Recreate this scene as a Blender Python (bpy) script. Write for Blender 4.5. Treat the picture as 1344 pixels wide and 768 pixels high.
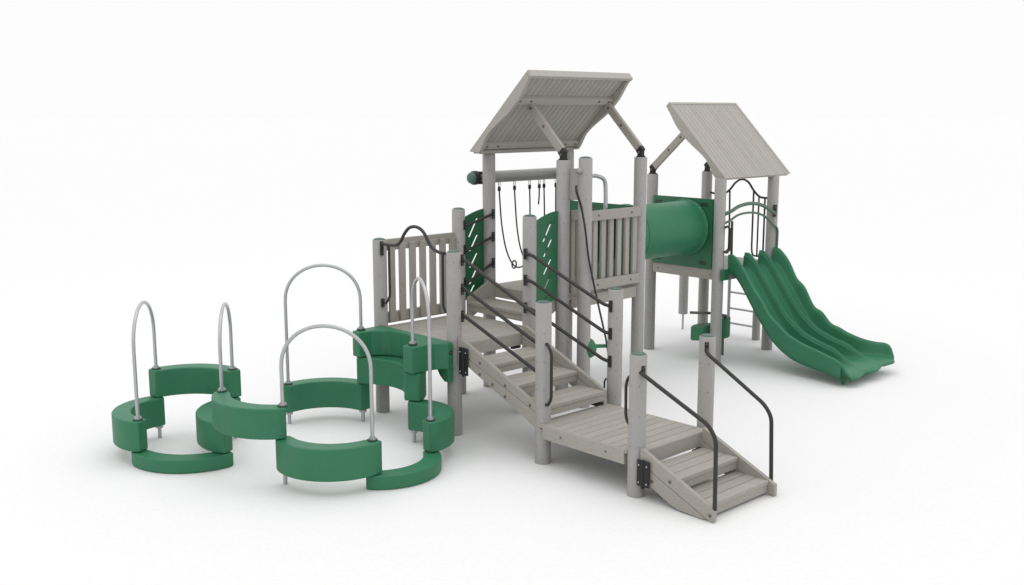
import bpy, math, random
from mathutils import Vector, Matrix
from mathutils.geometry import tessellate_polygon
random.seed(7)
S = bpy.context.scene
for o in list(bpy.data.objects): bpy.data.objects.remove(o)
COL = S.collection

# ------------------------------------------------------------------ camera, world, light, exposure
cd = bpy.data.cameras.new('camera'); co = bpy.data.objects.new('camera', cd); COL.objects.link(co)
cd.sensor_width = 36; cd.lens = 1399.46/1344*36; cd.clip_end = 1000
co.location = (8.1095, -5.9599, 2.8804)
yaw, pitch = -0.8138, 0.1697
fw = Vector((math.sin(yaw)*math.cos(pitch), math.cos(yaw)*math.cos(pitch), -math.sin(pitch)))
co.rotation_euler = fw.to_track_quat('-Z', 'Y').to_euler()
S.camera = co
w = bpy.data.worlds.new('World'); S.world = w; w.use_nodes = True
bg = w.node_tree.nodes['Background']; bg.inputs[1].default_value = 1.0
_n = w.node_tree.nodes; _l = w.node_tree.links          # white studio dome, brighter overhead
_tc = _n.new('ShaderNodeTexCoord'); _sx = _n.new('ShaderNodeSeparateXYZ'); _mr = _n.new('ShaderNodeMapRange'); _cc = _n.new('ShaderNodeCombineColor')
_l.new(_tc.outputs['Generated'], _sx.inputs[0]); _l.new(_sx.outputs['Z'], _mr.inputs[0])
_mr.inputs[1].default_value = .22; _mr.inputs[2].default_value = 1; _mr.inputs[3].default_value = .984; _mr.inputs[4].default_value = 1.55
for _k in range(3): _l.new(_mr.outputs[0], _cc.inputs[_k])
_l.new(_cc.outputs[0], bg.inputs[0])
S.view_settings.view_transform = 'Standard'; S.view_settings.look = 'None'
S.view_settings.exposure = 0; S.view_settings.gamma = 1
def area(name, loc, target, size, power):
    d = bpy.data.lights.new(name, 'AREA'); d.shape = 'DISK'; d.size = size; d.energy = power
    o = bpy.data.objects.new(name, d); COL.objects.link(o); o.location = loc
    o.rotation_euler = (Vector(target)-Vector(loc)).to_track_quat('-Z', 'Y').to_euler()
area('overhead_softbox', (0.2, 1.2, 11.5), (0.9, 1.6, 0), 4.0, 75)

# ------------------------------------------------------------------ materials
def mat(name, col, rough=.5, metal=0., var=.06, scale=8., stretch=(1, 1, 1), fine=0., bump=0., tint=0., bscale=200., spec=.5):
    m = bpy.data.materials.new(name); m.use_nodes = True; nt = m.node_tree; N = nt.nodes; L = nt.links
    b = N['Principled BSDF']; b.inputs['Roughness'].default_value = rough; b.inputs['Metallic'].default_value = metal
    b.inputs['Specular IOR Level'].default_value = spec
    tc = N.new('ShaderNodeTexCoord'); mp = N.new('ShaderNodeMapping'); mp.inputs['Scale'].default_value = stretch
    L.new(tc.outputs['Object'], mp.inputs[0])
    n1 = N.new('ShaderNodeTexNoise'); n1.inputs['Scale'].default_value = scale; n1.inputs['Detail'].default_value = 6
    n1.inputs['Roughness'].default_value = .65
    L.new(mp.outputs[0], n1.inputs['Vector'])
    mr = N.new('ShaderNodeMapRange'); mr.inputs[1].default_value = .3; mr.inputs[2].default_value = .7
    mr.inputs[3].default_value = 1-var; mr.inputs[4].default_value = 1+var
    L.new(n1.outputs['Fac'], mr.inputs[0])
    val = mr.outputs[0]
    if fine:
        n2 = N.new('ShaderNodeTexNoise'); n2.inputs['Scale'].default_value = scale*9; n2.inputs['Detail'].default_value = 3
        L.new(mp.outputs[0], n2.inputs['Vector'])
        m2 = N.new('ShaderNodeMapRange'); m2.inputs[1].default_value = .3; m2.inputs[2].default_value = .7
        m2.inputs[3].default_value = 1-fine; m2.inputs[4].default_value = 1+fine
        L.new(n2.outputs['Fac'], m2.inputs[0])
        k = N.new('ShaderNodeMath'); k.operation = 'MULTIPLY'; L.new(val, k.inputs[0]); L.new(m2.outputs[0], k.inputs[1]); val = k.outputs[0]
    if tint:
        at = N.new('ShaderNodeAttribute'); at.attribute_name = 'tint'
        m3 = N.new('ShaderNodeMapRange'); m3.inputs[3].default_value = 1-tint; m3.inputs[4].default_value = 1+tint
        L.new(at.outputs['Fac'], m3.inputs[0])
        k = N.new('ShaderNodeMath'); k.operation = 'MULTIPLY'; L.new(val, k.inputs[0]); L.new(m3.outputs[0], k.inputs[1]); val = k.outputs[0]
    vm = N.new('ShaderNodeVectorMath'); vm.operation = 'SCALE'; vm.inputs[0].default_value = col
    L.new(val, vm.inputs['Scale']); L.new(vm.outputs[0], b.inputs['Base Color'])
    if bump:
        n4 = N.new('ShaderNodeTexNoise'); n4.inputs['Scale'].default_value = bscale; n4.inputs['Detail'].default_value = 4
        L.new(mp.outputs[0], n4.inputs['Vector'])
        bp = N.new('ShaderNodeBump'); bp.inputs['Strength'].default_value = bump; bp.inputs['Distance'].default_value = .002
        L.new(n4.outputs['Fac'], bp.inputs['Height']); L.new(bp.outputs[0], b.inputs['Normal'])
    return m
W = (.315, .297, .265)
M = dict(
 roofwood=mat('grey_roof_lumber', (.34, .323, .292), .65, 0, .035, 14, (.4, 1, 1), fine=.07, bump=.4, tint=.045),
 roofgroove=mat('roof_board_joint', (.085, .08, .072), .8),
 post=mat('grey_recycled_plastic', (.300, .293, .283), .55, 0, .04, 9, (1, 1, .5), fine=.05, bump=.35),
 woodu=mat('grey_lumber_u', W, .65, 0, .035, 11, (.25, 1, 1), fine=.08, bump=.4, tint=.05),
 woodv=mat('grey_lumber_v', W, .65, 0, .035, 11, (1, .25, 1), fine=.08, bump=.4, tint=.05),
 woodz=mat('grey_lumber_z', W, .65, 0, .035, 11, (1, 1, .25), fine=.08, bump=.4, tint=.05),
 groove=mat('shadow_gap_lumber', (.05, .047, .042), .8),
 green=mat('moulded_green_plastic', (.027, .158, .078), .48, 0, .05, 6, fine=.03, bump=.25, bscale=300, spec=.35),
 panel=mat('green_sheet_plastic', (.014, .115, .05), .45, 0, .05, 6, fine=.04, bump=.2),
 cap=mat('green_cap_plastic', (.060, .120, .098), .5),
 dark=mat('charcoal_powder_coat', (.028, .027, .026), .5, 0, .08, 20, bump=.2, spec=.35),
 black=mat('black_bracket_coat', (.018, .018, .019), .5, 0, .1, 20, spec=.3),
 bolt=mat('bolt_steel', (.13, .125, .12), .45, .6),
 capdark=mat('dark_green_washer', (.02, .055, .035), .5),
 dot=mat('screw_hole_grey', (.13, .128, .12), .6),
 galv=mat('galvanised_pipe', (.42, .43, .44), .33, .65, .05, 25, bump=.2),
 beam=mat('grey_steel_tube', (.25, .25, .245), .45, .1, .05, 12),
 rope=mat('black_rope', (.025, .025, .027), .8, 0, .2, 60, bump=.6),
 sage=mat('sage_powder_coat', (.06, .125, .085), .4),
 ground=mat('pale_studio_ground', (.750, .750, .750), .9, 0, .004, 3, fine=.018, bump=.10, bscale=60, spec=.1),
)

# ------------------------------------------------------------------ mesh builder
class MB:
    def __init__(s): s.v = []; s.f = []; s.m = []; s.t = []; s.sm = []; s.mats = []
    def mi(s, m):
        if m not in s.mats: s.mats.append(m)
        return s.mats.index(m)
    def add(s, vs, fs, m, smooth=False, tint=None):
        b = len(s.v); s.v += [tuple(p) for p in vs]; i = s.mi(m); t = random.random() if tint is None else tint
        for f in fs: s.f.append(tuple(b+k for k in f)); s.m.append(i); s.t.append(t); s.sm.append(smooth)
    def hexa(s, p, m):   # 8 points: bottom 4 ccw, top 4 ccw
        s.add(p, [(3,2,1,0),(4,5,6,7),(0,1,5,4),(1,2,6,5),(2,3,7,6),(3,0,4,7)], m)
    def box(s, x0, x1, y0, y1, z0, z1, m):
        s.hexa([(x0,y0,z0),(x1,y0,z0),(x1,y1,z0),(x0,y1,z0),(x0,y0,z1),(x1,y0,z1),(x1,y1,z1),(x0,y1,z1)], m)
    def beam(s, p, q, wd, ht, m, side=(0,1,0)):   # wd along side
        p = Vector(p); q = Vector(q); a = (q-p).normalized(); sd = Vector(side); sd = (sd-a*a.dot(sd)).normalized(); n = a.cross(sd)
        P = [c+sd*i*wd/2+n*j*ht/2 for c in (p, q) for i, j in ((-1,-1),(1,-1),(1,1),(-1,1))]
        s.add(P, [(0,1,2,3),(7,6,5,4),(0,4,5,1),(1,5,6,2),(2,6,7,3),(3,7,4,0)], m)
    def prism(s, loops, fn, t0, t1, m, smooth_sides=False):   # loops of 2D points, first outer, rest holes; fn(a,b,t)->3D
        tri = tessellate_polygon([[Vector((a, b, 0)) for a, b in lp] for lp in loops])
        flat = [p for lp in loops for p in lp]; n = len(flat); tt = random.random()
        s.add([fn(a, b, t0) for a, b in flat]+[fn(a, b, t1) for a, b in flat],
              [tuple(x) for x in tri]+[tuple(n+k for k in reversed(x)) for x in tri], m, tint=tt)
        b0 = 0
        for lp in loops:
            k = len(lp)
            s.add([fn(a, b, t0) for a, b in lp]+[fn(a, b, t1) for a, b in lp],
                  [(i, (i+1) % k, k+(i+1) % k, k+i) for i in range(k)], m, smooth=smooth_sides, tint=tt)
    def ngon(s, lp, fn, t0, t1, m):    # simple closed prism sharing vertices (bevels well)
        k = len(lp)
        s.add([fn(a, b, t0) for a, b in lp]+[fn(a, b, t1) for a, b in lp],
              [tuple(range(k))[::-1], tuple(range(k, 2*k))]+[(i, (i+1) % k, k+(i+1) % k, k+i) for i in range(k)], m)
    def tube(s, path, r, m, n=12, closed=False, caps=True):
        P = [Vector(p) for p in path]; k = len(P); R = r if hasattr(r, '__len__') else [r]*k
        T = []
        for i in range(k):
            a = P[(i-1) % k] if closed or i else P[0]; b = P[(i+1) % k] if closed or i < k-1 else P[-1]
            T.append((b-a).normalized())
        up = Vector((0, 0, 1)) if abs(T[0].z) < .9 else Vector((1, 0, 0))
        nx = (up-T[0]*T[0].dot(up)).normalized(); vs = []
        for i in range(k):
            nx = (nx-T[i]*T[i].dot(nx)).normalized(); ny = T[i].cross(nx)
            for j in range(n):
                a = 2*math.pi*j/n; vs.append(P[i]+(nx*math.cos(a)+ny*math.sin(a))*R[i])
        fs = [(i*n+j, i*n+(j+1) % n, ((i+1) % k)*n+(j+1) % n, ((i+1) % k)*n+j) for i in range(k if closed else k-1) for j in range(n)]
        s.add(vs, fs, m, True)
        if caps and not closed:
            s.add(vs[:n], [tuple(range(n))[::-1]], m); s.add(vs[-n:], [tuple(range(n))], m)
    def lathe(s, base, axis, prof, m, n=28, smooth=True):   # prof: (t, r)
        b = Vector(base); a = Vector(axis).normalized(); up = Vector((0, 0, 1)) if abs(a.z) < .9 else Vector((1, 0, 0))
        x = (up-a*a.dot(up)).normalized(); y = a.cross(x); vs = []
        for t, r in prof:
            for j in range(n):
                q = 2*math.pi*j/n; vs.append(b+a*t+(x*math.cos(q)+y*math.sin(q))*r)
        k = len(prof)
        s.add(vs, [(i*n+j, i*n+(j+1) % n, (i+1)*n+(j+1) % n, (i+1)*n+j) for i in range(k-1) for j in range(n)], m, smooth)
        s.add(vs[:n], [tuple(range(n))[::-1]], m); s.add(vs[-n:], [tuple(range(n))], m)
    def bolt(s, p, nrm, r=.011, m='bolt'):
        nrm = Vector(nrm).normalized(); s.lathe(Vector(p)-nrm*.004, nrm, [(0, r), (.008, r), (.012, r*.6)], m, 10, False)
    def build(s, name, parent=None, bevel=0., seg=2, label=None):
        L = Vector(parent['_o']) if parent is not None and '_o' in parent else Vector((0, 0, 0))
        me = bpy.data.meshes.new(name)
        me.from_pydata([Vector(p)-L for p in s.v], [], s.f)
        for m in s.mats: me.materials.append(M[m])
        me.polygons.foreach_set('material_index', s.m); me.polygons.foreach_set('use_smooth', s.sm)
        at = me.attributes.new('tint', 'FLOAT', 'FACE'); at.data.foreach_set('value', s.t)
        me.update()
        o = bpy.data.objects.new(name, me); COL.objects.link(o)
        if parent is not None:
            o.parent = parent; o['_o'] = tuple(L)
        if bevel:
            b = o.modifiers.new('bevel', 'BEVEL'); b.width = bevel; b.segments = seg; b.limit_method = 'ANGLE'
            b.angle_limit = math.radians(40); b.harden_normals = False
        if label: o['label'] = label
        return o
def thing(name, loc, label, cat, group=None):
    o = bpy.data.objects.new(name, None); COL.objects.link(o); o.location = loc; o['_o'] = tuple(loc)
    o.empty_display_size = .2; o['label'] = label; o['category'] = cat
    if group: o['group'] = group
    return o
def fillet(pts, r=.06, n=6):       # round the corners of a 3D polyline
    P = [Vector(p) for p in pts]; out = [P[0]]
    for i in range(1, len(P)-1):
        a, b, c = P[i-1], P[i], P[i+1]; da = (a-b); dc = (c-b); rr = min(r, da.length*.45, dc.length*.45)
        s_, e = b+da.normalized()*rr, b+dc.normalized()*rr
        for k in range(n+1):
            t = k/n; out.append((1-t)**2*s_+2*t*(1-t)*b+t*t*e)
    out.append(P[-1]); return out
def spline(pts, n=8):              # Catmull-Rom through points
    P = [Vector(p) for p in pts]; P = [2*P[0]-P[1]]+P+[2*P[-1]-P[-2]]; out = []
    for i in range(1, len(P)-2):
        for k in range(n):
            t = k/n; a, b, c, d = P[i-1], P[i], P[i+1], P[i+2]
            out.append(.5*((2*b)+(c-a)*t+(2*a-5*b+4*c-d)*t*t+(3*b-a-3*c+d)*t**3))
    out.append(P[-2]); return out
UV = lambda a, b, t: (a, b, t)       # plan polygon extruded in z
UZ = lambda a, b, t: (a, t, b)       # (u,z) polygon extruded in v
VZ = lambda a, b, t: (t, a, b)       # (v,z) polygon extruded in u

# ------------------------------------------------------------------ ground
g = MB(); R0 = 450
g.add([(R0*math.cos(2*math.pi*i/96), R0*math.sin(2*math.pi*i/96), 0) for i in range(96)], [tuple(range(96))], 'ground')
go = g.build('ground'); go['kind'] = 'structure'

# ------------------------------------------------------------------ shared parts
PR = .066
def post(parent, u, v, h, cap=True, z0=0., r=PR, label=None, dots=True):
    b = MB(); n = 36; prof = [(z0, r), (h-.006, r), (h, r-.006)]
    b.lathe((u, v, 0), (0, 0, 1), prof, 'post', n)
    if dots:
        z = z0+.16
        while z < h-.03:
            for a in (-100, -40, 20, 150):
                q = math.radians(a); d = Vector((math.cos(q), math.sin(q), 0))
                b.lathe(Vector((u, v, z))+d*(r-.003), d, [(0, .0045), (.0040, .0045)], 'dot', 8, False)
            z += .235
    p = b.build('post', parent, label=label)
    if cap:
        c = MB(); c.lathe((u, v, h), (0, 0, 1), [(-.002, r-.009), (.003, r-.009), (.010, r*.68), (.015, r*.36), (.016, .004)], 'cap', n)
        c.build('post_cap', p)
    return p
def planks(parent, u0, u1, v0, v1, z, n, along='v', th=.032, gap=.006, name='deck_boards', front=None):
    b = MB()
    if along == 'v':
        w_ = (u1-u0)/n
        for i in range(n): b.box(u0+i*w_+gap/2, u0+(i+1)*w_-gap/2, v0, v1, z-th, z, 'woodv')
        b.box(u0+.01, u1-.01, v0+.01, v1-.01, z-th-.012, z-th+.004, 'groove')
    else:
        w_ = (v1-v0)/n
        for i in range(n): b.box(u0, u1, v0+i*w_+gap/2, v0+(i+1)*w_-gap/2, z-th, z, 'woodu')
        b.box(u0+.01, u1-.01, v0+.01, v1-.01, z-th-.012, z-th+.004, 'groove')
    return b.build(name, parent, bevel=.002, seg=1)
def fascia(parent, kind, c, a0, a1, z0, z1, out, bolts=()):    # board of 35 mm; kind 'v': plane v=c running in u
    b = MB(); t = .035
    if kind == 'v':
        b.box(a0, a1, min(c, c-out*t), max(c, c-out*t), z0, z1, 'woodu')
        for a in bolts: b.bolt((a, c, (z0+z1)/2), (0, out, 0), .008)
    else:
        b.box(min(c, c-out*t), max(c, c-out*t), a0, a1, z0, z1, 'woodv')
        for a in bolts: b.bolt((c, a, (z0+z1)/2), (out, 0, 0), .008)
    return b.build('rim_board', parent, bevel=.004)
def pipe(parent, name, pts, r, m, rad=.06, n=12, smooth=False, sub=None):
    b = MB(); b.tube(spline(pts) if smooth else fillet(pts, rad), r, m, n); return b.build(name, parent)
def clampplate(b, p, d, h=.10, wd=.03):   # black rail bracket on a post: d points away from the post
    p = Vector(p); d = Vector(d).normalized(); sd = Vector((0, 0, 1)).cross(d)
    P = []
    for k in (-.016, .006):
        for i, j in ((-1, -1), (1, -1), (1, 1), (-1, 1)): P.append(p+d*k+sd*i*wd/2+Vector((0, 0, 1))*j*h/2)
    b.add(P, [(3,2,1,0),(4,5,6,7),(0,1,5,4),(1,2,6,5),(2,3,7,6),(3,0,4,7)], 'black')
    for s_ in (-1, 1): b.lathe(p+Vector((0, 0, 1))*s_*h*.33+d*.004, d, [(0, .007), (.006, .007)], 'bolt', 8, False)

# posts: (u, v, height) solved from the photograph
P1 = (-.016, -.004, 1.675); P2 = (-.019, .98, 1.9); P3 = (1.03, .024, 1.655); P8 = (.994, .989, 1.9)
P4 = (2.125, .046, 1.348); P5 = (2.085, .974, 1.345); P6 = (3.148, .018, 1.097); P7 = (3.075, .968, 1.084)
P9 = (-.021, 1.396, 2.44); P10 = (.998, 1.433, 2.408); P17 = (.012, 2.531, 2.44); P12 = (1.03, 2.541, 2.404)
P13 = (-.008, 4.015, 2.13); P14 = (.025, 5.047, 2.12); P15 = (.99, 3.991, 2.122); P16 = (1.002, 5.031, 2.118); P11 = (1.2, 1.528, 2.43)

# ================================================================== 1. arc climber
cl = thing('curved_climber', (.6, -1.2, 0), 'two loops of curved green plastic stepping beams with tall galvanised hoops at the left', 'climber')
PV = dict(A=(-.116,-2.40), B=(-.70,-1.955), C=(-.222,-1.475), D=(.396,-1.909), E=(1.113,-1.782), F=(1.65,-1.33),
          G=(1.535,-.665), H=(.962,-.39), I=(.135,-.345), J=(-.277,-.885))
def arc_poly(p, q, sag, side, w_=.068, ext=.055, n=22):
    p = Vector(p); q = Vector(q); c = (q-p).length; d = (q-p)/c; nrm = Vector((-d.y, d.x))*side
    R = (c*c/4+sag*sag)/(2*sag); th = math.asin(min(1, c/2/R)); ctr = (p+q)/2-nrm*(R-sag); de = ext/R
    outer = []; inner = []
    for k in range(n+1):
        a = -(th+de)+2*(th+de)*k/n; dirv = nrm*math.cos(a)+d*math.sin(a)
        e = min(k, n-k); ww = w_*(.82 if e == 0 else .95 if e == 1 else 1.0)+.012*math.cos(a/(th+de)*math.pi/2)
        outer.append(ctr+dirv*(R+ww)); inner.append(ctr+dirv*(R-ww))
    poly = outer+inner[::-1]
    ar = sum(poly[i].x*poly[(i+1) % len(poly)].y-poly[(i+1) % len(poly)].x*poly[i].y for i in range(len(poly)))
    if ar < 0: poly = poly[::-1]
    return [tuple(v) for v in poly]
def block(parent, p, q, z0, z1, sag=.18, side=1, ext=.046, name='curved_beam', w_=.068):
    b = MB(); lp = arc_poly(p, q, sag, side, w_=w_, ext=ext); b.ngon(lp, UV, z0+.002, z1-.002, 'green')
    for i in range(2, len(b.f)): b.sm[i] = True
    o = b.build(name, parent, bevel=.014, seg=3); o.modifiers['bevel'].angle_limit = math.radians(50)
    me = o.data
    for poly in me.polygons: poly.use_smooth = True
    o.modifiers['bevel'].harden_normals = True
    return o
zs = [0, .12, .38, .63, .88]
def blk(a, b, lv, side, sag=.18, w_=.068): return block(cl, PV[a], PV[b], zs[lv], zs[lv+1], sag, side, w_=w_)
blk('A','D',0,-1,.15); blk('B','A',1,-1,.21); blk('B','C',2,1,.15); blk('C','D',1,-1,.19)
block(cl, PV['D'], PV['E'], .38, .63, .17, -1, ext=.02); blk('E','F',1,-1,.185); blk('F','G',0,-1,.175); blk('G','H',1,-1,.19)
blk('H','I',2,-1,.20,.086); blk('I','J',1,-1,.15)
def pole(at, ztop, foot=True):
    b = MB(); u, v = PV[at]; b.tube([(u, v, 0), (u, v, ztop)], .0165, 'galv'); b.lathe((u, v, .092), (0, 0, 1), [(0, .034), (.022, .034)], 'galv', 14)
    b.build('support_rod', cl)
for k, z in dict(B=.3, E=.3, I=.6, H=.5, J=.3, C=.2, D=.1).items(): pole(k, z)
def hoop(a, b, za, zb, ztop):
    A_ = Vector((*PV[a], za)); B_ = Vector((*PV[b], zb)); mid = (A_+B_)/2; c = (B_-A_); c.z = 0; L_ = c.length; d = c.normalized()
    hz = ztop-.33; pts = [A_]; 
    pts += [Vector((A_.x, A_.y, za+(hz-za)*t)) for t in (.33, .66)]
    for k in range(25):
        t = math.pi*(1-k/24); x = math.cos(t)*L_/2; z = hz+math.sin(t)**.92*(ztop-hz)
        pts.append(Vector((mid.x, mid.y, 0))+d*x+Vector((0, 0, z)))
    pts += [Vector((B_.x, B_.y, zb+(hz-zb)*t)) for t in (.66, .33)]+[B_]
    m = MB(); m.tube(pts, .015, 'galv', 14); h = m.build('hand_hoop', cl)
    for p in (A_, B_):
        m = MB()
        m.lathe(p, (0, 0, 1), [(-.004, .040), (.009, .040)], 'capdark', 18, False)
        m.lathe(p, (0, 0, 1), [(.007, .030), (.021, .030)], 'galv', 12, False)
        m.lathe(p, (0, 0, 1), [(.021, .022), (.030, .022)], 'galv', 12, False)
        m.build('hoop_collar', h)
hoop('A','B',.38,.63,1.285); hoop('C','D',.63,.63,1.275); hoop('E','F',.63,.38,1.268); hoop('J','I',.38,.88,1.485); hoop('H','G',.88,.38,1.50)
# top pad bolted to the low deck
pad = [(.085,-.412),(.075,-.30),(.058,-.052),(1.108,-.052),(1.108,-.115),(1.075,-.15),(1.035,-.205),(1.028,-.28),(1.032,-.452),(.897,-.452),(.888,-.36),
       (.835,-.275),(.77,-.205),(.67,-.15),(.55,-.125),(.43,-.125),(.33,-.155),(.26,-.21),(.215,-.29),(.2,-.415)]
b = MB(); b.ngon(pad, UV, .632, .872, 'green')
o = b.build('landing_pad', cl, bevel=.014, seg=3); o.modifiers['bevel'].angle_limit = math.radians(35)
b = MB(); b.ngon([(.93,.64),(1.106,.64),(1.106,.515),(1.05,.515),(.99,.56)], UZ, -.115, -.054, 'green')
b.bolt((1.05, -.116, .56), (0, -1, 0), .012)
b.build('mounting_lug', cl, bevel=.012, seg=2)
b = MB(); b.lathe((1.095, -.083, .78), (1, 0, 0), [(0, .02), (.014, .02)], 'black', 12); b.bolt((1.108, -.083, .78), (1, 0, 0), .01)
b.build('pad_bolt', cl)

# ================================================================== 2. low deck
da = thing('low_deck', (.5, .5, 0), 'square grey plank deck on four posts with a slatted barrier, behind the green curved beams', 'platform')
for p in (P1, P2, P3, P8): post(da, *p)
planks(da, -.03, 1.085, -.035, 1.02, .835, 11)
fascia(da, 'u', 1.09, .10, .92, .715, .831, 1); fascia(da, 'v', -.04, .06, .95, .715, .831, -1); fascia(da, 'v', 1.025, .06, .93, .715, .831, 1); fascia(da, 'u', -.035, .07, .9, .715, .831, -1)
def barrier(parent, ax, c, a0, a1, zt, zb, n, out, rh=.105, pw=.07, a_r0=None, a_r1=None, flush=0):
    # rails outside, palings inside
    t = .03
    r0 = a0 if a_r0 is None else a_r0; r1 = a1 if a_r1 is None else a_r1
    lo, hi = sorted((c, c-out*t))
    for z0, z1 in ((zt-rh, zt), (zb, zb+rh)):
        bar = MB()
        if ax == 'u': bar.box(lo, hi, r0, r1, z0, z1, 'woodv')
        else: bar.box(r0, r1, lo, hi, z0, z1, 'woodu')
        for a in (r0+.18, r1-.14):
            bar.bolt((c, a, (z0+z1)/2) if ax == 'u' else (a, c, (z0+z1)/2), (out, 0, 0) if ax == 'u' else (0, out, 0), .011)
            ci = c-out*(t+.001)
            bar.bolt((ci, a, (z0+z1)/2) if ax == 'u' else (a, ci, (z0+z1)/2), (-out, 0, 0) if ax == 'u' else (0, -out, 0), .009)
        bar.build('barrier_rail', parent, bevel=.004)
    ci = c-out*(t+.001); lo, hi = sorted((ci, ci-out*.028))
    step = (a1-a0-pw)/(n-1)
    for i in range(n):
        p = MB(); x = a0+i*step
        if ax == 'u': p.box(lo, hi, x, x+pw, zb+.015, zt-.045, 'woodz')
        else: p.box(x, x+pw, lo, hi, zb+.015, zt-.045, 'woodz')
        p.build('paling', parent, bevel=.003)
barrier(da, 'u', -.03, .075, .90, 1.672, .862, 7, -1, rh=.108, a_r0=.05, a_r1=.93)
# wavy entry hoop on the climber side
pipe(da, 'entry_arch', [(.05,-.03,1.648),(.16,-.03,1.641),(.28,-.03,1.652),(.345,-.03,1.69),(.40,-.03,1.762),(.47,-.03,1.822),(.55,-.03,1.843),(.63,-.03,1.832),(.69,-.03,1.796),(.735,-.03,1.742),(.78,-.03,1.69),(.84,-.03,1.657),(.90,-.03,1.644),(.975,-.03,1.64)], .015, 'dark', smooth=True)
pipe(da, 'entry_rail', [(.165,-.03,1.64),(.168,-.03,1.15),(.10,-.03,1.08)], .012, 'dark')
pipe(da, 'entry_rail', [(.945,-.03,1.64),(.945,-.03,1.16),(.985,-.03,1.115)], .012, 'dark')
for z, hh in ((1.60, .13), (1.08, .08)):
    b = MB(); clampplate(b, (.058,-.03,z), (1,0,0), hh, .03); b.build('rail_bracket', da)

# ================================================================== 3. main stair, low deck to landing
st = thing('main_stair', (1.6, .45, 0), 'grey lumber staircase of three open treads with triple charcoal handrails, in the centre', 'stairs')
def zt(u): return .912-.4405*(u-1.14)
def stringer(parent, v0, v1, pts_up, pts_lo, bolts, out=-1, name='stringer'):
    for poly, bl in ((pts_up, [q for k, q in enumerate(bolts) if k % 2 == 0]), (pts_lo, [q for k, q in enumerate(bolts) if k % 2])):
        b = MB(); b.ngon(poly, UZ, v0, v1, 'woodu')
        for u, z in bl: b.bolt((u, v0 if out < 0 else v1, z), (0, out, 0), .014)
        b.build(name, parent, bevel=.004)
for v0, v1, out in ((-.002, .034, -1), (.785, .821, 1)):
    UE = 2.12 if out < 0 else 2.135
    up = [(1.105, .788), (UE, .415), (UE, .480), (1.15, .905), (1.105, .905)]
    lo = [(1.105, .66), (1.25, .66), (UE, .280), (UE, .411), (1.105, .784)]
    stringer(st, v0, v1, up, lo, [(1.40,.725),(1.40,.625),(1.72,.585),(1.56,.565),(2.02,.475),(1.72,.49),(1.56,.66),(1.88,.43)][:6], out)
for i, z in enumerate((.716, .597, .478)):
    u1 = 1.50+i*.325; u0 = u1-.325+.012
    b = MB(); n = 3; w_ = (u1-u0)/n
    for k in range(n): b.box(u0+k*w_+.003, u0+(k+1)*w_-.003, .036, .783, z-.032, z, 'woodv')
    b.build('tread', st, bevel=.003)
    b = MB(); b.box(u1-.045, u1-.012, .037, .782, z-.090, z-.034, 'woodv'); b.build('riser', st, bevel=.003)
for q_ in ((1.06, 1.092, .04, .17, .69, .712), (1.06, 1.092, .68, .783, .69, .712), (2.055, 2.13, .69, .783, .356, .368)):
    b = MB(); b.box(*q_, 'black'); b.build('step_clip', st)
def hinge(parent, u, v, z0, z1, nm='post_bracket'):
    b = MB(); zc = (z0+z1)/2
    b.box(u-.055, u+.062, v-.014, v, z0+.01, z1, 'black')
    b.tube([(u, v-.010, z0), (u, v-.010, z1)], .014, 'black', 10)
    for dz in (z0+.04, z1-.04):
        b.bolt((u-.034, v-.014, dz), (0, -1, 0), .007, 'galv'); b.bolt((u+.04, v-.014, dz), (0, -1, 0), .007, 'galv')
    return b.build(nm, parent, bevel=.006)
hinge(st, 1.20, -.012, .575, .83)
# handrails
def stair_rail(parent, v, a, b_, za, zb, lead=.045, vend0=None, vend1=None):
    pts = [(a, v, za), (a+lead, v, za-.002), (b_-lead, v, zb+.004), (b_, v, zb)]
    o = pipe(parent, 'handrail', pts, .0155, 'dark', .04)
    for q_, d_ in (((a-.004, v, za), 1), ((b_+.004, v, zb), -1)):
        m = MB(); clampplate(m, q_, (d_, 0, 0)); m.build('rail_bracket', o)
for za, zb in ((1.583, 1.215), (1.325, .985), (1.082, .745)): stair_rail(st, .075, 1.09, 2.065, za, zb)
for za, zb in ((1.555, 1.203), (1.308, .961), (1.045, .712)): stair_rail(st, .905, 1.035, 2.085, za, zb, .07)

# ================================================================== 4. landing
lb = thing('stair_landing', (2.6, .5, 0), 'knee-high square plank landing on four capped posts between the two stair flights', 'platform')
for p in (P4, P5, P6, P7): post(lb, *p)
planks(lb, 2.105, 3.19, -.025, .845, .352, 11)
fascia(lb, 'v', -.03, 2.19, 3.065, .232, .349, -1, (2.4, 2.88)); fascia(lb, 'u', 3.195, .075, .845, .232, .349, 1)
fascia(lb, 'v', .85, 2.11, 3.15, .232, .349, 1); fascia(lb, 'u', 2.10, .11, .81, .232, .349, -1)
pipe(lb, 'grab_handle', [(2.185,.02,1.015),(2.215,.01,1.015),(2.262,0,.955),(2.262,0,.575),(2.215,.01,.515),(2.185,.02,.51)], .013, 'dark', .05)
pipe(lb, 'grab_handle', [(3.065,.05,.925),(3.02,.05,.88),(3.005,.05,.82),(3.008,.05,.60),(3.02,.05,.55),(3.065,.05,.51)], .012, 'dark', .05)
pipe(lb, 'grab_handle', [(2.045,.91,.55),(2.03,.905,.52),(2.03,.905,.40),(2.045,.91,.37)], .008, 'black', .02)

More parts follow.
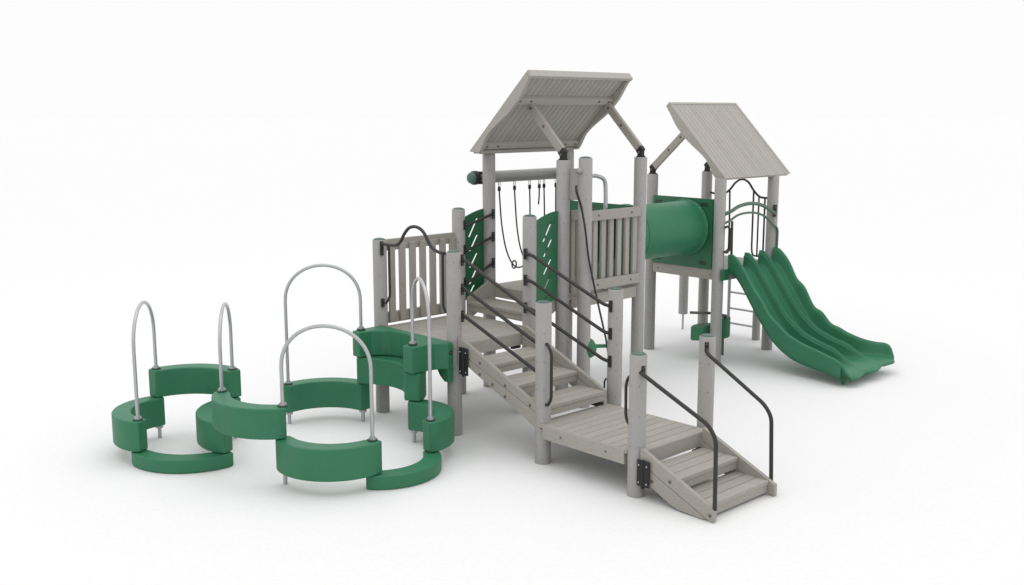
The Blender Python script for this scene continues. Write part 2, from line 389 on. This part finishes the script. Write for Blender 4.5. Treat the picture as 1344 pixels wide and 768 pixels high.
# ================================================================== 5. bottom steps
bs = thing('bottom_steps', (3.5, .4, 0), 'short grey lumber steps with two bent charcoal handrails reaching the ground at the front', 'stairs')
for v0, v1, out in ((-.022, .014, -1), (.742, .778, 1)):
    up = [(3.215,.285),(3.84,.014),(3.895,.005),(3.895,.096),(3.235,.392),(3.215,.392)]
    lo = [(3.215,.185),(3.31,.125),(3.50,.035),(3.58,.012),(3.78,.004),(3.83,.014),(3.215,.281)]
    stringer(bs, v0, v1, up, lo, [(3.50,.205),(3.335,.165),(3.862,.05)], out)
for z, u0, u1 in ((.235, 3.22, 3.565), (.118, 3.53, 3.845)):
    b = MB(); n = 3 if z > .2 else 3; w_ = (u1-u0)/n
    for k in range(n): b.box(u0+k*w_+.003, u0+(k+1)*w_-.003, .016, .740, z-.032, z, 'woodv')
    b.build('tread', bs, bevel=.003)
    b = MB(); b.box(u1-.045, u1-.012, .017, .739, max(.006, z-.095), z-.034, 'woodv'); b.build('riser', bs, bevel=.003)
b = MB(); b.box(3.197, 3.218, .64, .740, .212, .231, 'black'); b.build('step_clip', bs)
hinge(bs, 3.262, -.034, .10, .315)
r1 = pipe(bs, 'handrail', [(3.20,-.02,.975),(3.24,-.02,.955),(3.82,-.01,.70),(3.885,-.01,.61),(3.889,-.004,.095)], .0155, 'dark', .09)
r2 = pipe(bs, 'handrail', [(3.135,.87,1.0),(3.16,.86,.965),(3.74,.80,.68),(3.81,.792,.60),(3.835,.792,.006)], .0155, 'dark', .09)
b = MB(); clampplate(b, (3.214,0,.985), (1,0,0), .07); b.build('rail_bracket', r1)
b = MB(); clampplate(b, (3.115,.905,1.005), (.5,-1,0), .08); b.build('rail_bracket', r2)

# ================================================================== 6. short step up into the roofed tower
ss = thing('link_step', (.5, 1.2, 0), 'single lumber step between green slotted side panels, joining low deck and open-roof tower', 'stairs')
b = MB(); b.box(.07, .925, 1.035, 1.19, .928, .96, 'woodu'); b.box(.07, .925, 1.194, 1.36, .928, .96, 'woodu'); b.build('tread', ss, bevel=.003)
b = MB(); b.box(.07, .925, 1.045, 1.078, .865, .926, 'woodu'); b.build('riser', ss, bevel=.003)
for u0 in (.035, .927):
    b = MB(); b.ngon([(1.03,.80),(1.06,.79),(1.40,.95),(1.40,1.17),(1.36,1.165),(1.03,1.0)], VZ, u0, u0+.032, 'woodv'); b.build('stringer', ss, bevel=.003)
def slot_panel(u, sgn, zoff=0, dv=0, sv=0):
    top = [(1.045+(.315+dv)*k/12, 1.80+zoff+.085*math.sin(k/12*math.pi/2)) for k in range(13)]
    bot = [(1.36+dv-(.315+dv)*k/10, 1.06+zoff*.6-.12*(k/10)**1.1) for k in range(11)]
    outer = bot+top
    sl = []
    for v0, z0, v1, z1 in ((1.135,1.60,1.245,1.785),(1.145,1.455,1.245,1.615),(1.145,1.285,1.24,1.425),(1.14,1.115,1.24,1.275),(1.145,1.02,1.20,1.10)):
        z0 += zoff; z1 += zoff; v0 += sv; v1 += sv; sl.append([(v0-.014,z0),(v1-.014,z1),(v1+.014,z1+.006),(v0+.014,z0+.006)])
    b = MB(); b.prism([outer]+sl, VZ, u, u+.010, 'panel'); return b.build('slotted_panel', ss)
slot_panel(-.045, 1, 0, .04); slot_panel(.992, 1, .04, 0, .03)
for u in (.045, .94):
    for za, zb in ((1.745,1.83),(1.495,1.595),(1.165,1.325)):
        o = pipe(ss, 'handrail', [(u,1.00,za-.02),(u+.0,1.06,za-.005),(u,1.385,zb)], .013, 'dark', .04)
        for q_, d_ in (((u,.995,za), (.4 if u < .5 else -.4,-1,0)), ((u+(.01 if u < .5 else -.01),1.385,zb), (1 if u < .5 else -1,-.6,0))):
            m = MB(); clampplate(m, q_, d_, .095); m.build('rail_bracket', o)

# ================================================================== 7 and 11. roofed towers
def roof(parent, ulo, uhi, zlo, zhi, v0, v1, nb, prof, cross, fasc=.10):
    r = MB(); a = Vector((uhi-ulo, 0, zhi-zlo)); Ln = a.length; a = a/Ln
    n = Vector((-a.z, 0, a.x)); n = n if n.z > 0 else -n
    def F(s, v, d): q = Vector((ulo, 0, zlo))+a*s+n*d; return (q.x, v, q.z)
    th = .03; w_ = (v1-v0-.08)/nb
    for i in range(nb):
        x0 = v0+.04+i*w_+.0024; x1 = v0+.04+(i+1)*w_-.0024
        p = [F(s, v, d) for d in (-th, 0) for s, v in ((.004, x0), (Ln-.001, x0), (Ln-.001, x1), (.004, x1))]
        r.add(p, [(3,2,1,0),(4,5,6,7),(0,1,5,4),(1,2,6,5),(2,3,7,6),(3,0,4,7)], 'roofwood')
    p = [F(s, v, d) for d in (-th+.006, -.007) for s, v in ((.012, v0+.042), (Ln-.004, v0+.042), (Ln-.004, v1-.042), (.012, v1-.042))]
    r.add(p, [(3,2,1,0),(4,5,6,7),(0,1,5,4),(1,2,6,5),(2,3,7,6),(3,0,4,7)], 'roofgroove')
    ro = r.build('roof', parent, bevel=.002, seg=1)
    # ogee side boards
    for vv in (v0, v1-.04):
        k = 28; top = [(.001, .004), (Ln-.001, .004)]; s_lo = prof[0][1]*.98/Ln; P_ = [(0, prof[0][1])]+[(q0, q1) for q0, q1 in prof[1:]]
        lowr = []
        for i in range(k+1):
            t = s_lo+(.999-s_lo)*i/k
            for j in range(len(prof)-1):
                if prof[j][0] <= t <= prof[j+1][0]:
                    f = (t-prof[j][0])/(prof[j+1][0]-prof[j][0]); f = f*f*(3-2*f); d = prof[j][1]*(1-f)+prof[j+1][1]*f; break
            lowr.append((Ln*t, -d))
        poly = top+lowr[::-1]
        s = MB(); s.prism([poly], lambda q, d, v: F(q, v, d), vv, vv+.04, 'roofwood'); s.build('ogee_side_board', ro)
    for s0, s1, d0, nm in ((Ln+.001, Ln+.036, fasc, 'ridge_board'), (.06, .094, .085, 'eave_board')):
        e_ = 0 if s0 > Ln else .041; t_ = .004 if s0 > Ln else -th-.002
        f = MB(); p = [F(s, v, d) for d in (-d0, t_) for s, v in ((s0, v0+e_), (s1, v0+e_), (s1, v1-e_), (s0, v1-e_))]
        f.add(p, [(3,2,1,0),(4,5,6,7),(0,1,5,4),(1,2,6,5),(2,3,7,6),(3,0,4,7)], 'roofwood'); f.build(nm, ro, bevel=.003)
    for sc, wd in cross:
        f = MB(); p = [F(s, v, d) for d in (-th-.045, -th-.001) for s, v in ((sc-wd/2, v0+.041), (sc+wd/2, v0+.041), (sc+wd/2, v1-.041), (sc-wd/2, v1-.041))]
        f.add(p, [(3,2,1,0),(4,5,6,7),(0,1,5,4),(1,2,6,5),(2,3,7,6),(3,0,4,7)], 'roofwood')
        for v in (v0+.09, v0+.24, v1-.24, v1-.09):
            q = Vector(F(sc+.01, v, -th-.046)); f.bolt(q, -n, .013)
        f.build('cross_beam', ro, bevel=.003)
    return ro
PROF = [(0,.098),(.10,.098),(.28,.055),(.66,.108),(.76,.108),(1,.066)]
def brace(parent, u, v, z, q, sidev=0):
    d = Vector((q[0]-u, q[1]-v, q[2]-z)); d.normalize(); s0 = Vector((u, v, z+.065))
    b = MB(); b.beam(s0+d*.03, q, .042, .082, 'woodu', (0, 1, 0))
    mid = (s0+Vector(q))/2
    for f in (.55, .93):
        p = s0.lerp(Vector(q), f); b.bolt(p+Vector((0, -.021, 0)), (0, -1, 0), .016)
    o = b.build('roof_brace', parent, bevel=.003)
    k = MB(); k.lathe((u, v, z), (0, 0, 1), [(0, .048), (.012, .048)], 'black', 20); k.beam((u, v, z), (u, v, z+.066), .05, .058, 'black', (0, 1, 0))
    k.beam(s0-d*.02, s0+d*.035, .048, .084, 'black', (0, 1, 0)); k.bolt((u, v-.033, z+.05), (0, -1, 0), .012); k.build('elbow_bracket', o, bevel=.005)

tc_ = thing('open_roof_tower', (.5, 2.0, 0), 'taller post tower whose tilted plank roof shows its underside, in the centre', 'play tower')
for p, c in ((P9, False), (P10, False), (P17, False), (P12, False)): post(tc_, *p, cap=c)
planks(tc_, -.05, 1.06, 1.405, 2.56, 1.08, 11, 'v')
fascia(tc_, 'v', 1.40, .06, .92, .965, 1.077, -1); fascia(tc_, 'u', 1.065, 1.50, 2.47, .965, 1.077, 1); fascia(tc_, 'v', 2.565, .08, .96, .965, 1.077, 1); fascia(tc_, 'u', -.055, 1.46, 2.46, .965, 1.077, -1)
rc = roof(tc_, -.04, .775, 2.463, 3.225, 1.150, 2.610, 20, PROF, ((.80, .08), (.15, .06)), fasc=.075)
brace(tc_, P10[0], P10[1], P10[2], (.545, 1.43, 2.925)); brace(tc_, P12[0], P12[1], P12[2], (.565, 2.54, 2.93))
barrier(tc_, 'u', 1.105, 1.67, 2.455, 1.908, 1.12, 7, 1, rh=.10, pw=.062, a_r0=1.65, a_r1=2.47)
for z in (1.83, 1.105):
    b = MB(); b.box(1.04, 1.068, 1.50, 1.64, z, z+.095, 'woodv'); b.build('barrier_rail', tc_, bevel=.003)
for v in (1.515, 1.60):
    b = MB(); b.box(1.01, 1.038, v, v+.05, 1.11, 1.90, 'woodz'); b.build('paling', tc_, bevel=.003)
b = MB(); b.beam((1.01,1.46,2.18), (1.20,1.515,2.18), .30, .03, 'post', (0,0,1)); b.bolt((1.145,1.47,2.31), (1,-1,0), .024, 'post')
b.build('tie_plate', tc_, bevel=.004)

# ================================================================== pull-up pipe and tall pole
po = thing('tall_climbing_pole', (1.2, 1.53, 0), 'tall free post with bent grey pipe and black rope, before the slatted barrier', 'pole')
post(po, *P11)
b = MB(); b.lathe((1.20,1.45,2.315), (.5,-1,0), [(-.03,.03),(.0,.03),(.02,.022),(.024,.01)], 'post', 16); b.build('end_knob', po)
pipe(po, 'bent_pipe', [(1.16,1.56,2.255),(1.03,1.87,2.245),(1.0,2.035,2.20),(1.0,2.045,2.05),(1.0,2.045,1.09)], .021, 'galv', .12)
b = MB(); b.tube(spline([(1.215,1.385,2.18),(1.26,1.345,2.12),(1.29,1.377,1.98),(1.29,1.433,1.775),(1.29,1.491,1.479),(1.29,1.595,1.135),(1.29,1.713,.781),(1.29,1.774,.581),(1.29,1.84,.25),(1.29,1.87,.01)]), [.006]+[.012]*17+[.0095]*55, 'rope', 10)
b.build('climbing_rope', po)
k = MB(); k.lathe((1.2,1.535,.58), (0,1,0), [(-.03,.06),(.0,.098),(.04,.104),(.075,.098),(.10,.07),(.105,.03)], 'green', 28); k.lathe((1.2,1.64,.58), (0,1,0), [(-.01,.035),(.012,.035)], 'black', 14)
k.tube([(1.2,1.64,.59),(1.27,1.84,.575)], .019, 'green')
k.build('talk_wheel', po)

# ================================================================== overhead beam with hanging ropes
ob = thing('overhead_rope_beam', (-.13, 2.0, 2.2), 'round grey overhead beam with green end cap and thin black hanging ropes under the high roof', 'rope beam')
b = MB(); b.tube([(-.16,1.33,2.19),(-.16,2.66,2.19)], .062, 'beam', 28); b.build('round_beam', ob)
b = MB(); b.lathe((-.16,1.335,2.19), (0,-1,0), [(-.015,.072),(.035,.072),(.04,.062)], 'black', 24)
b.beam((-.16,1.37,2.125),(-.16,1.37,2.255), .10,.05,'black',(1,0,0)); b.build('beam_clamp', ob, bevel=.006)
b = MB(); b.lathe((-.16,1.30,2.19), (0,-1,0), [(0,.060),(.02,.060),(.04,.052),(.055,.030),(.060,.006)], 'cap', 24); b.build('end_cap', ob)
def rope(v, pts, r=.0080, ring=None):
    h = MB(); u = -.16
    h.tube([(u+.0,v-.012,2.13),(u,v-.012,2.085),(u,v,2.07),(u,v+.012,2.085),(u,v+.012,2.13)], .0045, 'galv', 8)
    h.lathe((u,v,2.035), (0,0,1), [(0,.008),(.006,.017),(.04,.017),(.05,.009)], 'black', 12); hh = h.build('rope_hanger', ob)
    p = MB(); p.tube(spline([(u,v,2.04)]+pts), r, 'rope', 8)
    if ring:
        c = Vector(ring); p.tube([c+Vector((.0, .032*math.cos(a), .042*math.sin(a))) for a in [2*math.pi*i/18 for i in range(18)]], .008, 'rope', 8, closed=True)
    p.build('hanging_rope', ob)
u=-.16
rope(1.668, [(u,1.675,1.95),(u,1.70,1.70),(u,1.745,1.48),(u,1.80,1.335),(u,1.865,1.24),(u,1.93,1.20),(u,2.00,1.20),(u,2.07,1.24),(u,2.11,1.30)], ring=(u,1.885,1.235))
rope(1.89, [(u,1.90,1.90),(u,1.925,1.65),(u,1.965,1.45),(u,2.02,1.31),(u,2.05,1.26)])
rope(2.115, [(u,2.12,1.9),(u,2.125,1.6),(u,2.14,1.35)])
rope(2.262, [(u,2.26,1.95),(u,2.25,1.86)])
rope(2.335, [(u,2.34,1.9),(u,2.35,1.6),(u,2.37,1.3)])
rope(2.52, [(u,2.52,1.9),(u,2.52,1.5)])

# ================================================================== tunnel
tn = thing('crawl_tunnel', (.5, 3.2, 1.08), 'round green plastic crawl tunnel between square end panels, linking the two towers', 'tunnel')
TC = (.548, 1.543)
def circ(r, n=48): return [(TC[0]+r*math.cos(2*math.pi*i/n), TC[1]+r*math.sin(2*math.pi*i/n)) for i in range(n)]
b = MB(); b.prism([[(.06,1.085),(.955,1.085),(.955,1.905),(.06,1.905)], circ(.285)], UZ, 2.50, 2.52, 'panel'); b.build('end_panel', tn)
b = MB(); b.prism([[(.062,1.085),(.922,1.085),(.922,1.885),(.062,1.885)], circ(.285)], UZ, 3.955, 3.975, 'panel')
for u0, z0 in ((.14,1.80),(.80,1.80),(.14,1.13),(.80,1.13)):
    for i in range(2): b.box(u0-.05, u0+.05, 3.9525, 3.956, z0+i*.022, z0+i*.022+.012, 'black')
b.build('end_panel', tn)
b = MB(); R_ = .305; y0, y1 = 2.53, 3.945; prof = [(y0-2.5, .345), (y0-2.5+.02, .345), (y0-2.5+.03, R_+.022), (.39, R_+.022), (.40, R_+.020), (.404, R_+.002)]
prof += [(.42+.95*i/10, R_) for i in range(11)]
prof += [(y1-2.5-.04, R_+.002), (y1-2.5-.014, R_+.006), (y1-2.5-.008, .328), (y1-2.5, .328)]
vs = []; n = 64
for t, r in prof: vs += [(TC[0]+r*math.cos(2*math.pi*j/n), 2.5+t, TC[1]+r*math.sin(2*math.pi*j/n)) for j in range(n)]
for t, r in [(p[0], min(p[1], R_)-.012) for p in prof[::-1]]: vs += [(TC[0]+r*math.cos(2*math.pi*j/n), 2.5+t, TC[1]+r*math.sin(2*math.pi*j/n)) for j in range(n)]
k = len(prof)*2
b.add(vs, [(i*n+j, i*n+(j+1) % n, ((i+1) % k)*n+(j+1) % n, ((i+1) % k)*n+j) for i in range(k) for j in range(n)], 'green', True)
for j in range(20):
    a = 2*math.pi*j/20; b.bolt((TC[0]+.317*math.cos(a), 3.936, TC[1]+.317*math.sin(a)), (0,-1,0), .006, 'panel')
tt_ = b.build('tunnel_tube', tn)
b = MB(); b.tube([(TC[0]+(R_+.016)*math.cos(2*math.pi*j/48), 2.906, TC[1]+(R_+.016)*math.sin(2*math.pi*j/48)) for j in range(48)], .010, 'panel', 8, closed=True); b.build('joint_ring', tt_)

# ================================================================== far tower
td = thing('slide_tower', (.5, 4.5, 0), 'tower with a pale tilted plank roof seen from above, at the top of the slide', 'play tower')
post(td, *P13, cap=False); post(td, *P14, cap=False); post(td, *P15, cap=False); post(td, *P16, cap=False)
planks(td, -.03, 1.06, 3.98, 5.09, 1.08, 11, 'v')
fascia(td, 'v', 3.97, .06, .925, .965, 1.078, -1, (.14, .9)); fascia(td, 'u', 1.065, 4.05, 4.96, .965, 1.077, 1); fascia(td, 'v', 5.095, .09, .94, .965, 1.077, 1); fascia(td, 'u', -.035, 4.08, 4.98, .965, 1.077, -1)
roof(td, 1.05, .25, 2.12, 2.94, 3.992, 5.32, 18, PROF, ((.72, .08), (.15, .06)), fasc=.06)
brace(td, P13[0], P13[1], P13[2], (.44, 4.01, 2.60)); brace(td, P14[0], P14[1], P14[2], (.46, 5.04, 2.60))
# dark arched guard on the far side
b = MB(); V5 = 5.045
b.tube(spline([(.09,V5,1.86),(.20,V5,1.845),(.31,V5,1.865),(.385,V5,1.92),(.455,V5,2.0),(.545,V5,2.045),(.64,V5,2.015),(.72,V5,1.92),(.80,V5,1.852),(.87,V5,1.838),(.96,V5,1.842)]), .013, 'dark')
b.tube(fillet([(.375,V5,1.90),(.385,V5,1.50),(.385,V5,1.16),(.30,V5,1.12),(.20,V5,1.12),(.16,V5,1.2),(.16,V5,1.845)], .05), .011, 'dark')
b.tube(fillet([(.722,V5,1.92),(.722,V5,1.22),(.735,V5,1.125),(.87,V5,1.125),(.885,V5,1.2),(.885,V5,1.84)], .06), .011, 'dark')
b.tube([(.80,V5,1.85),(.80,V5,1.125)], .010, 'dark'); b.tube([(.27,V5,1.855),(.27,V5,1.12)], .010, 'dark')
b.build('arched_guard', td)
# rear pole on thin stub
b = MB(); b.lathe((-.454,5.259,0), (0,0,1), [(.21,.062),(1.02,.062)], 'post', 24); b.tube([(-.454,5.259,0),(-.454,5.259,.22)], .014, 'galv'); b.build('hanging_post', td)

# ================================================================== slide
sl = thing('triple_slide', (1.9, 4.5, 0), 'green wavy plastic slide with three side-by-side lanes, at the right', 'slide')
LP = [(1.06,1.262,1.085),(1.14,1.255,1.085),(1.22,1.19,1.02),(1.31,1.075,.90),(1.40,.95,.77),(1.50,.82,.635),(1.60,.70,.505),(1.70,.592,.40),(1.82,.50,.31),(1.95,.428,.245),(2.10,.375,.205),(2.26,.335,.18),(2.42,.30,.165),(2.50,.285,.155),(2.57,.245,.145),(2.63,.165,.135),(2.71,.10,.11)]
def interp(tab, x, c):
    for i in range(len(tab)-1):
        if tab[i][0] <= x <= tab[i+1][0]:
            x0, x1 = tab[i][0], tab[i+1][0]; f = (x-x0)/(x1-x0)
            def sl_(k): k = max(1, min(len(tab)-2, k)); return (tab[k+1][c]-tab[k-1][c])/(tab[k+1][0]-tab[k-1][0])
            m0, m1, h = sl_(i), sl_(i+1), x1-x0; a, b_ = tab[i][c], tab[i+1][c]
            return (2*f**3-3*f*f+1)*a+(f**3-2*f*f+f)*h*m0+(-2*f**3+3*f*f)*b_+(f**3-f*f)*h*m1
    return tab[-1][c]
V0, V1 = 4.09, 4.975; NL = 3; LW = (V1-V0)/NL
NU, NV = 110, 96
def slide_pt(i, j):
    s = i/NU; jj = j/NV; v = V0+(V1-V0)*jj
    ph = (v-V0)/LW; fr = ph-math.floor(ph+1e-9); fr = min(max(fr, 0), 1)
    edge = 1-abs(2*fr-1)                # 0 at ridge, 1 lane middle
    uend = 2.655+.035*(edge**.7)-.05*max(0, jj-.5)
    u = 1.075+(uend-1.075)*s
    # ridge weighting: sharp wall then broad bed
    wv = max(0., 1-edge/.30); wv = .5*wv*wv*(3-2*wv)+.5*wv**1.5
    zr = interp(LP, u, 1); zb = interp(LP, u, 2)
    wave = .016*math.sin((u-1.2)*2*math.pi/.25)*max(0, min(1, (u-1.2)/.2))*max(0, min(1, (2.1-u)/.4))
    outer = jj < .02 or jj > .98
    zr += wave*(1.5 if jj > .88 else .5 if jj < .12 else .2)
    mid = 0
    # fins rise at the top of each ridge, drop sharply at the outlet
    drop = max(0, min(1, (u-2.22)/.38)); drop = drop*drop*(3-2*drop); zr = zr*(1-drop)+(zb+.004)*drop if .1 < jj < .9 else zr
    lip = max(0, (s-.94)/.06)
    z = zb+(zr-zb-mid)*wv - .03*lip**2
    if u > 2.46:                 # rounded outer corners in plan
        q = min(1.3, ((u-2.46)/.20)**2); wl = max(0, 1-jj/.16); wr = max(0, (jj-.84)/.16); v += q*(.10*wl-.15*wr)
    fl = max(0, (u-2.2)/.45); v += (-(1-jj)*.11+jj*.20)*fl*fl; z += .05*jj*fl*fl
    return (u, v, z)
vs = []; 
for i in range(NU+1):
    for j in range(NV+1): vs.append(slide_pt(i, j))
b = MB(); Wd = NV+1
b.add(vs, [(i*Wd+j, (i+1)*Wd+j, (i+1)*Wd+j+1, i*Wd+j+1) for i in range(NU) for j in range(NV)], 'green', True)
o = b.build('slide_bed', sl)
so = o.modifiers.new('thick', 'SOLIDIFY'); so.thickness = .034; so.offset = -1
# outer side walls, each a rolled flange
for jj, sg in ((0, -1), (NV, 1)):
    w2 = MB(); pts = [Vector(slide_pt(i, jj)) for i in range(NU+1)]; row = []
    for i, p in enumerate(pts):
        u = p.x; zb = interp(LP, u, 2); q_ = i/NU; sg = (-1 if jj == 0 else 1)*(1 if q_ < .9 else max(.15, 1-((q_-.9)/.1)**2)); d = min(p.z-.03, max(.04, p.z-zb+.055)); 
        if q_ > .94: d = min(d, .022)
        a = [p+Vector((0, 0, -.003)), p+Vector((0, sg*.012, .006)), p+Vector((0, sg*.026, .003)), p+Vector((0, sg*.034, -.012)), p+Vector((0, sg*.036, -.03)), p+Vector((0, sg*.030, -d*.7)), p+Vector((0, sg*.022, -d)), p+Vector((0, -sg*.0, -d))]
        row += a
    k = 8; w2.add(row, [(i*k+j, i*k+(j+1) % k, (i+1)*k+(j+1) % k, (i+1)*k+j) for i in range(NU) for j in range(k)]+[tuple(range(k)), tuple(NU*k+x for x in range(k))[::-1]], 'green', True)
    w2.build('slide_side_wall', sl)
for u, v in ((2.52, 4.17), (2.38, 4.72)):
    b = MB(); b.tube([(u, v, 0), (u, v, .14)], .022, 'green', 12); b.build('slide_foot', sl)
b = MB(); b.box(1.068, 1.10, 3.93, 4.06, .975, 1.10, 'panel'); b.bolt((1.10, 4.0, 1.03), (1,0,0), .01, 'black'); b.build('mounting_bracket', sl, bevel=.004)
# sit-down hood of two curved bars
b = MB(); U1 = 1.085
b.tube(spline([(1.04,4.01,1.72),(U1,4.07,1.752),(U1,4.20,1.795),(U1,4.34,1.816),(U1,4.48,1.818),(U1,4.62,1.80),(U1,4.76,1.76),(U1,4.88,1.705),(U1,4.96,1.672)]), .021, 'sage')
b.build('hood_bar', sl)
b = MB()
b.tube(spline([(1.05,4.01,1.62),(U1,4.07,1.654),(U1,4.20,1.699),(U1,4.34,1.715),(U1,4.48,1.712),(U1,4.62,1.692),(U1,4.76,1.645),(U1,4.88,1.575),(U1,4.95,1.53),(U1,5.01,1.50),(U1,5.035,1.45),(U1,5.035,1.35),(U1,5.03,1.17)]), .013, 'sage')
b.build('hood_bar', sl)
b = MB(); b.tube(fillet([(U1,3.97,1.30),(U1,4.02,1.285),(U1,4.075,1.32),(U1,4.075,1.54),(U1,4.02,1.59),(U1,3.97,1.575)], .05), .013, 'dark')
b.build('hood_handle', sl)
b = MB(); b.tube([(U1,4.10,1.64),(U1,4.11,1.20)], .014, 'dark')
b.build('hood_handle', sl)
b = MB(); clampplate(b, (1.075,4.975,1.70), (1,-.5,0), .14, .04); b.build('hood_bracket', sl)

# ================================================================== ladder behind the slide
ld = thing('rung_ladder', (.4, 5.4, 0), 'low grey rung ladder half hidden behind the green slide', 'ladder')
b = MB(); b.lathe((.598,5.40,0), (0,0,1), [(0,.05),(1.02,.05)], 'post', 24); b.build('ladder_post', ld)
b = MB(); b.tube([(.17,5.40,0),(.17,5.40,1.02)], .021, 'galv'); b.build('ladder_post', ld)
for z in (.13+.03, .355, .565, .78):
    b = MB(); b.tube([(.17,5.40,z),(.57,5.40,z)], .014, 'galv'); b.build('rung', ld)

# ================================================================== curved seat under the far tower
cs = thing('under_deck_bench', (.81, 4.2, 0), 'small curved green bench on a thin rod beneath the slide tower', 'bench')
block(cs, (.76,4.42), (.86,4.21), .235, .475, .05, 1, name='seat_back', w_=.06)
block(cs, (.86,4.20), (.80,3.90), .25, .41, .06, -1, name='seat', w_=.075)
b = MB(); b.tube([(.813,4.382,0),(.813,4.382,.26)], .016, 'bolt'); b.build('support_rod', cs)
b = MB(); b.tube([(.66,3.93,.552),(.90,4.06,.56),(.90,4.30,.50),(.83,4.36,.44)], .016, 'bolt'); b.build('foot_bar', cs)
b = MB(); b.bolt((.885,4.36,.40), (1,-.2,0), .02, 'black'); b.build('seat_bolt', cs)

for o in bpy.data.objects:
    if '_o' in o: del o['_o']
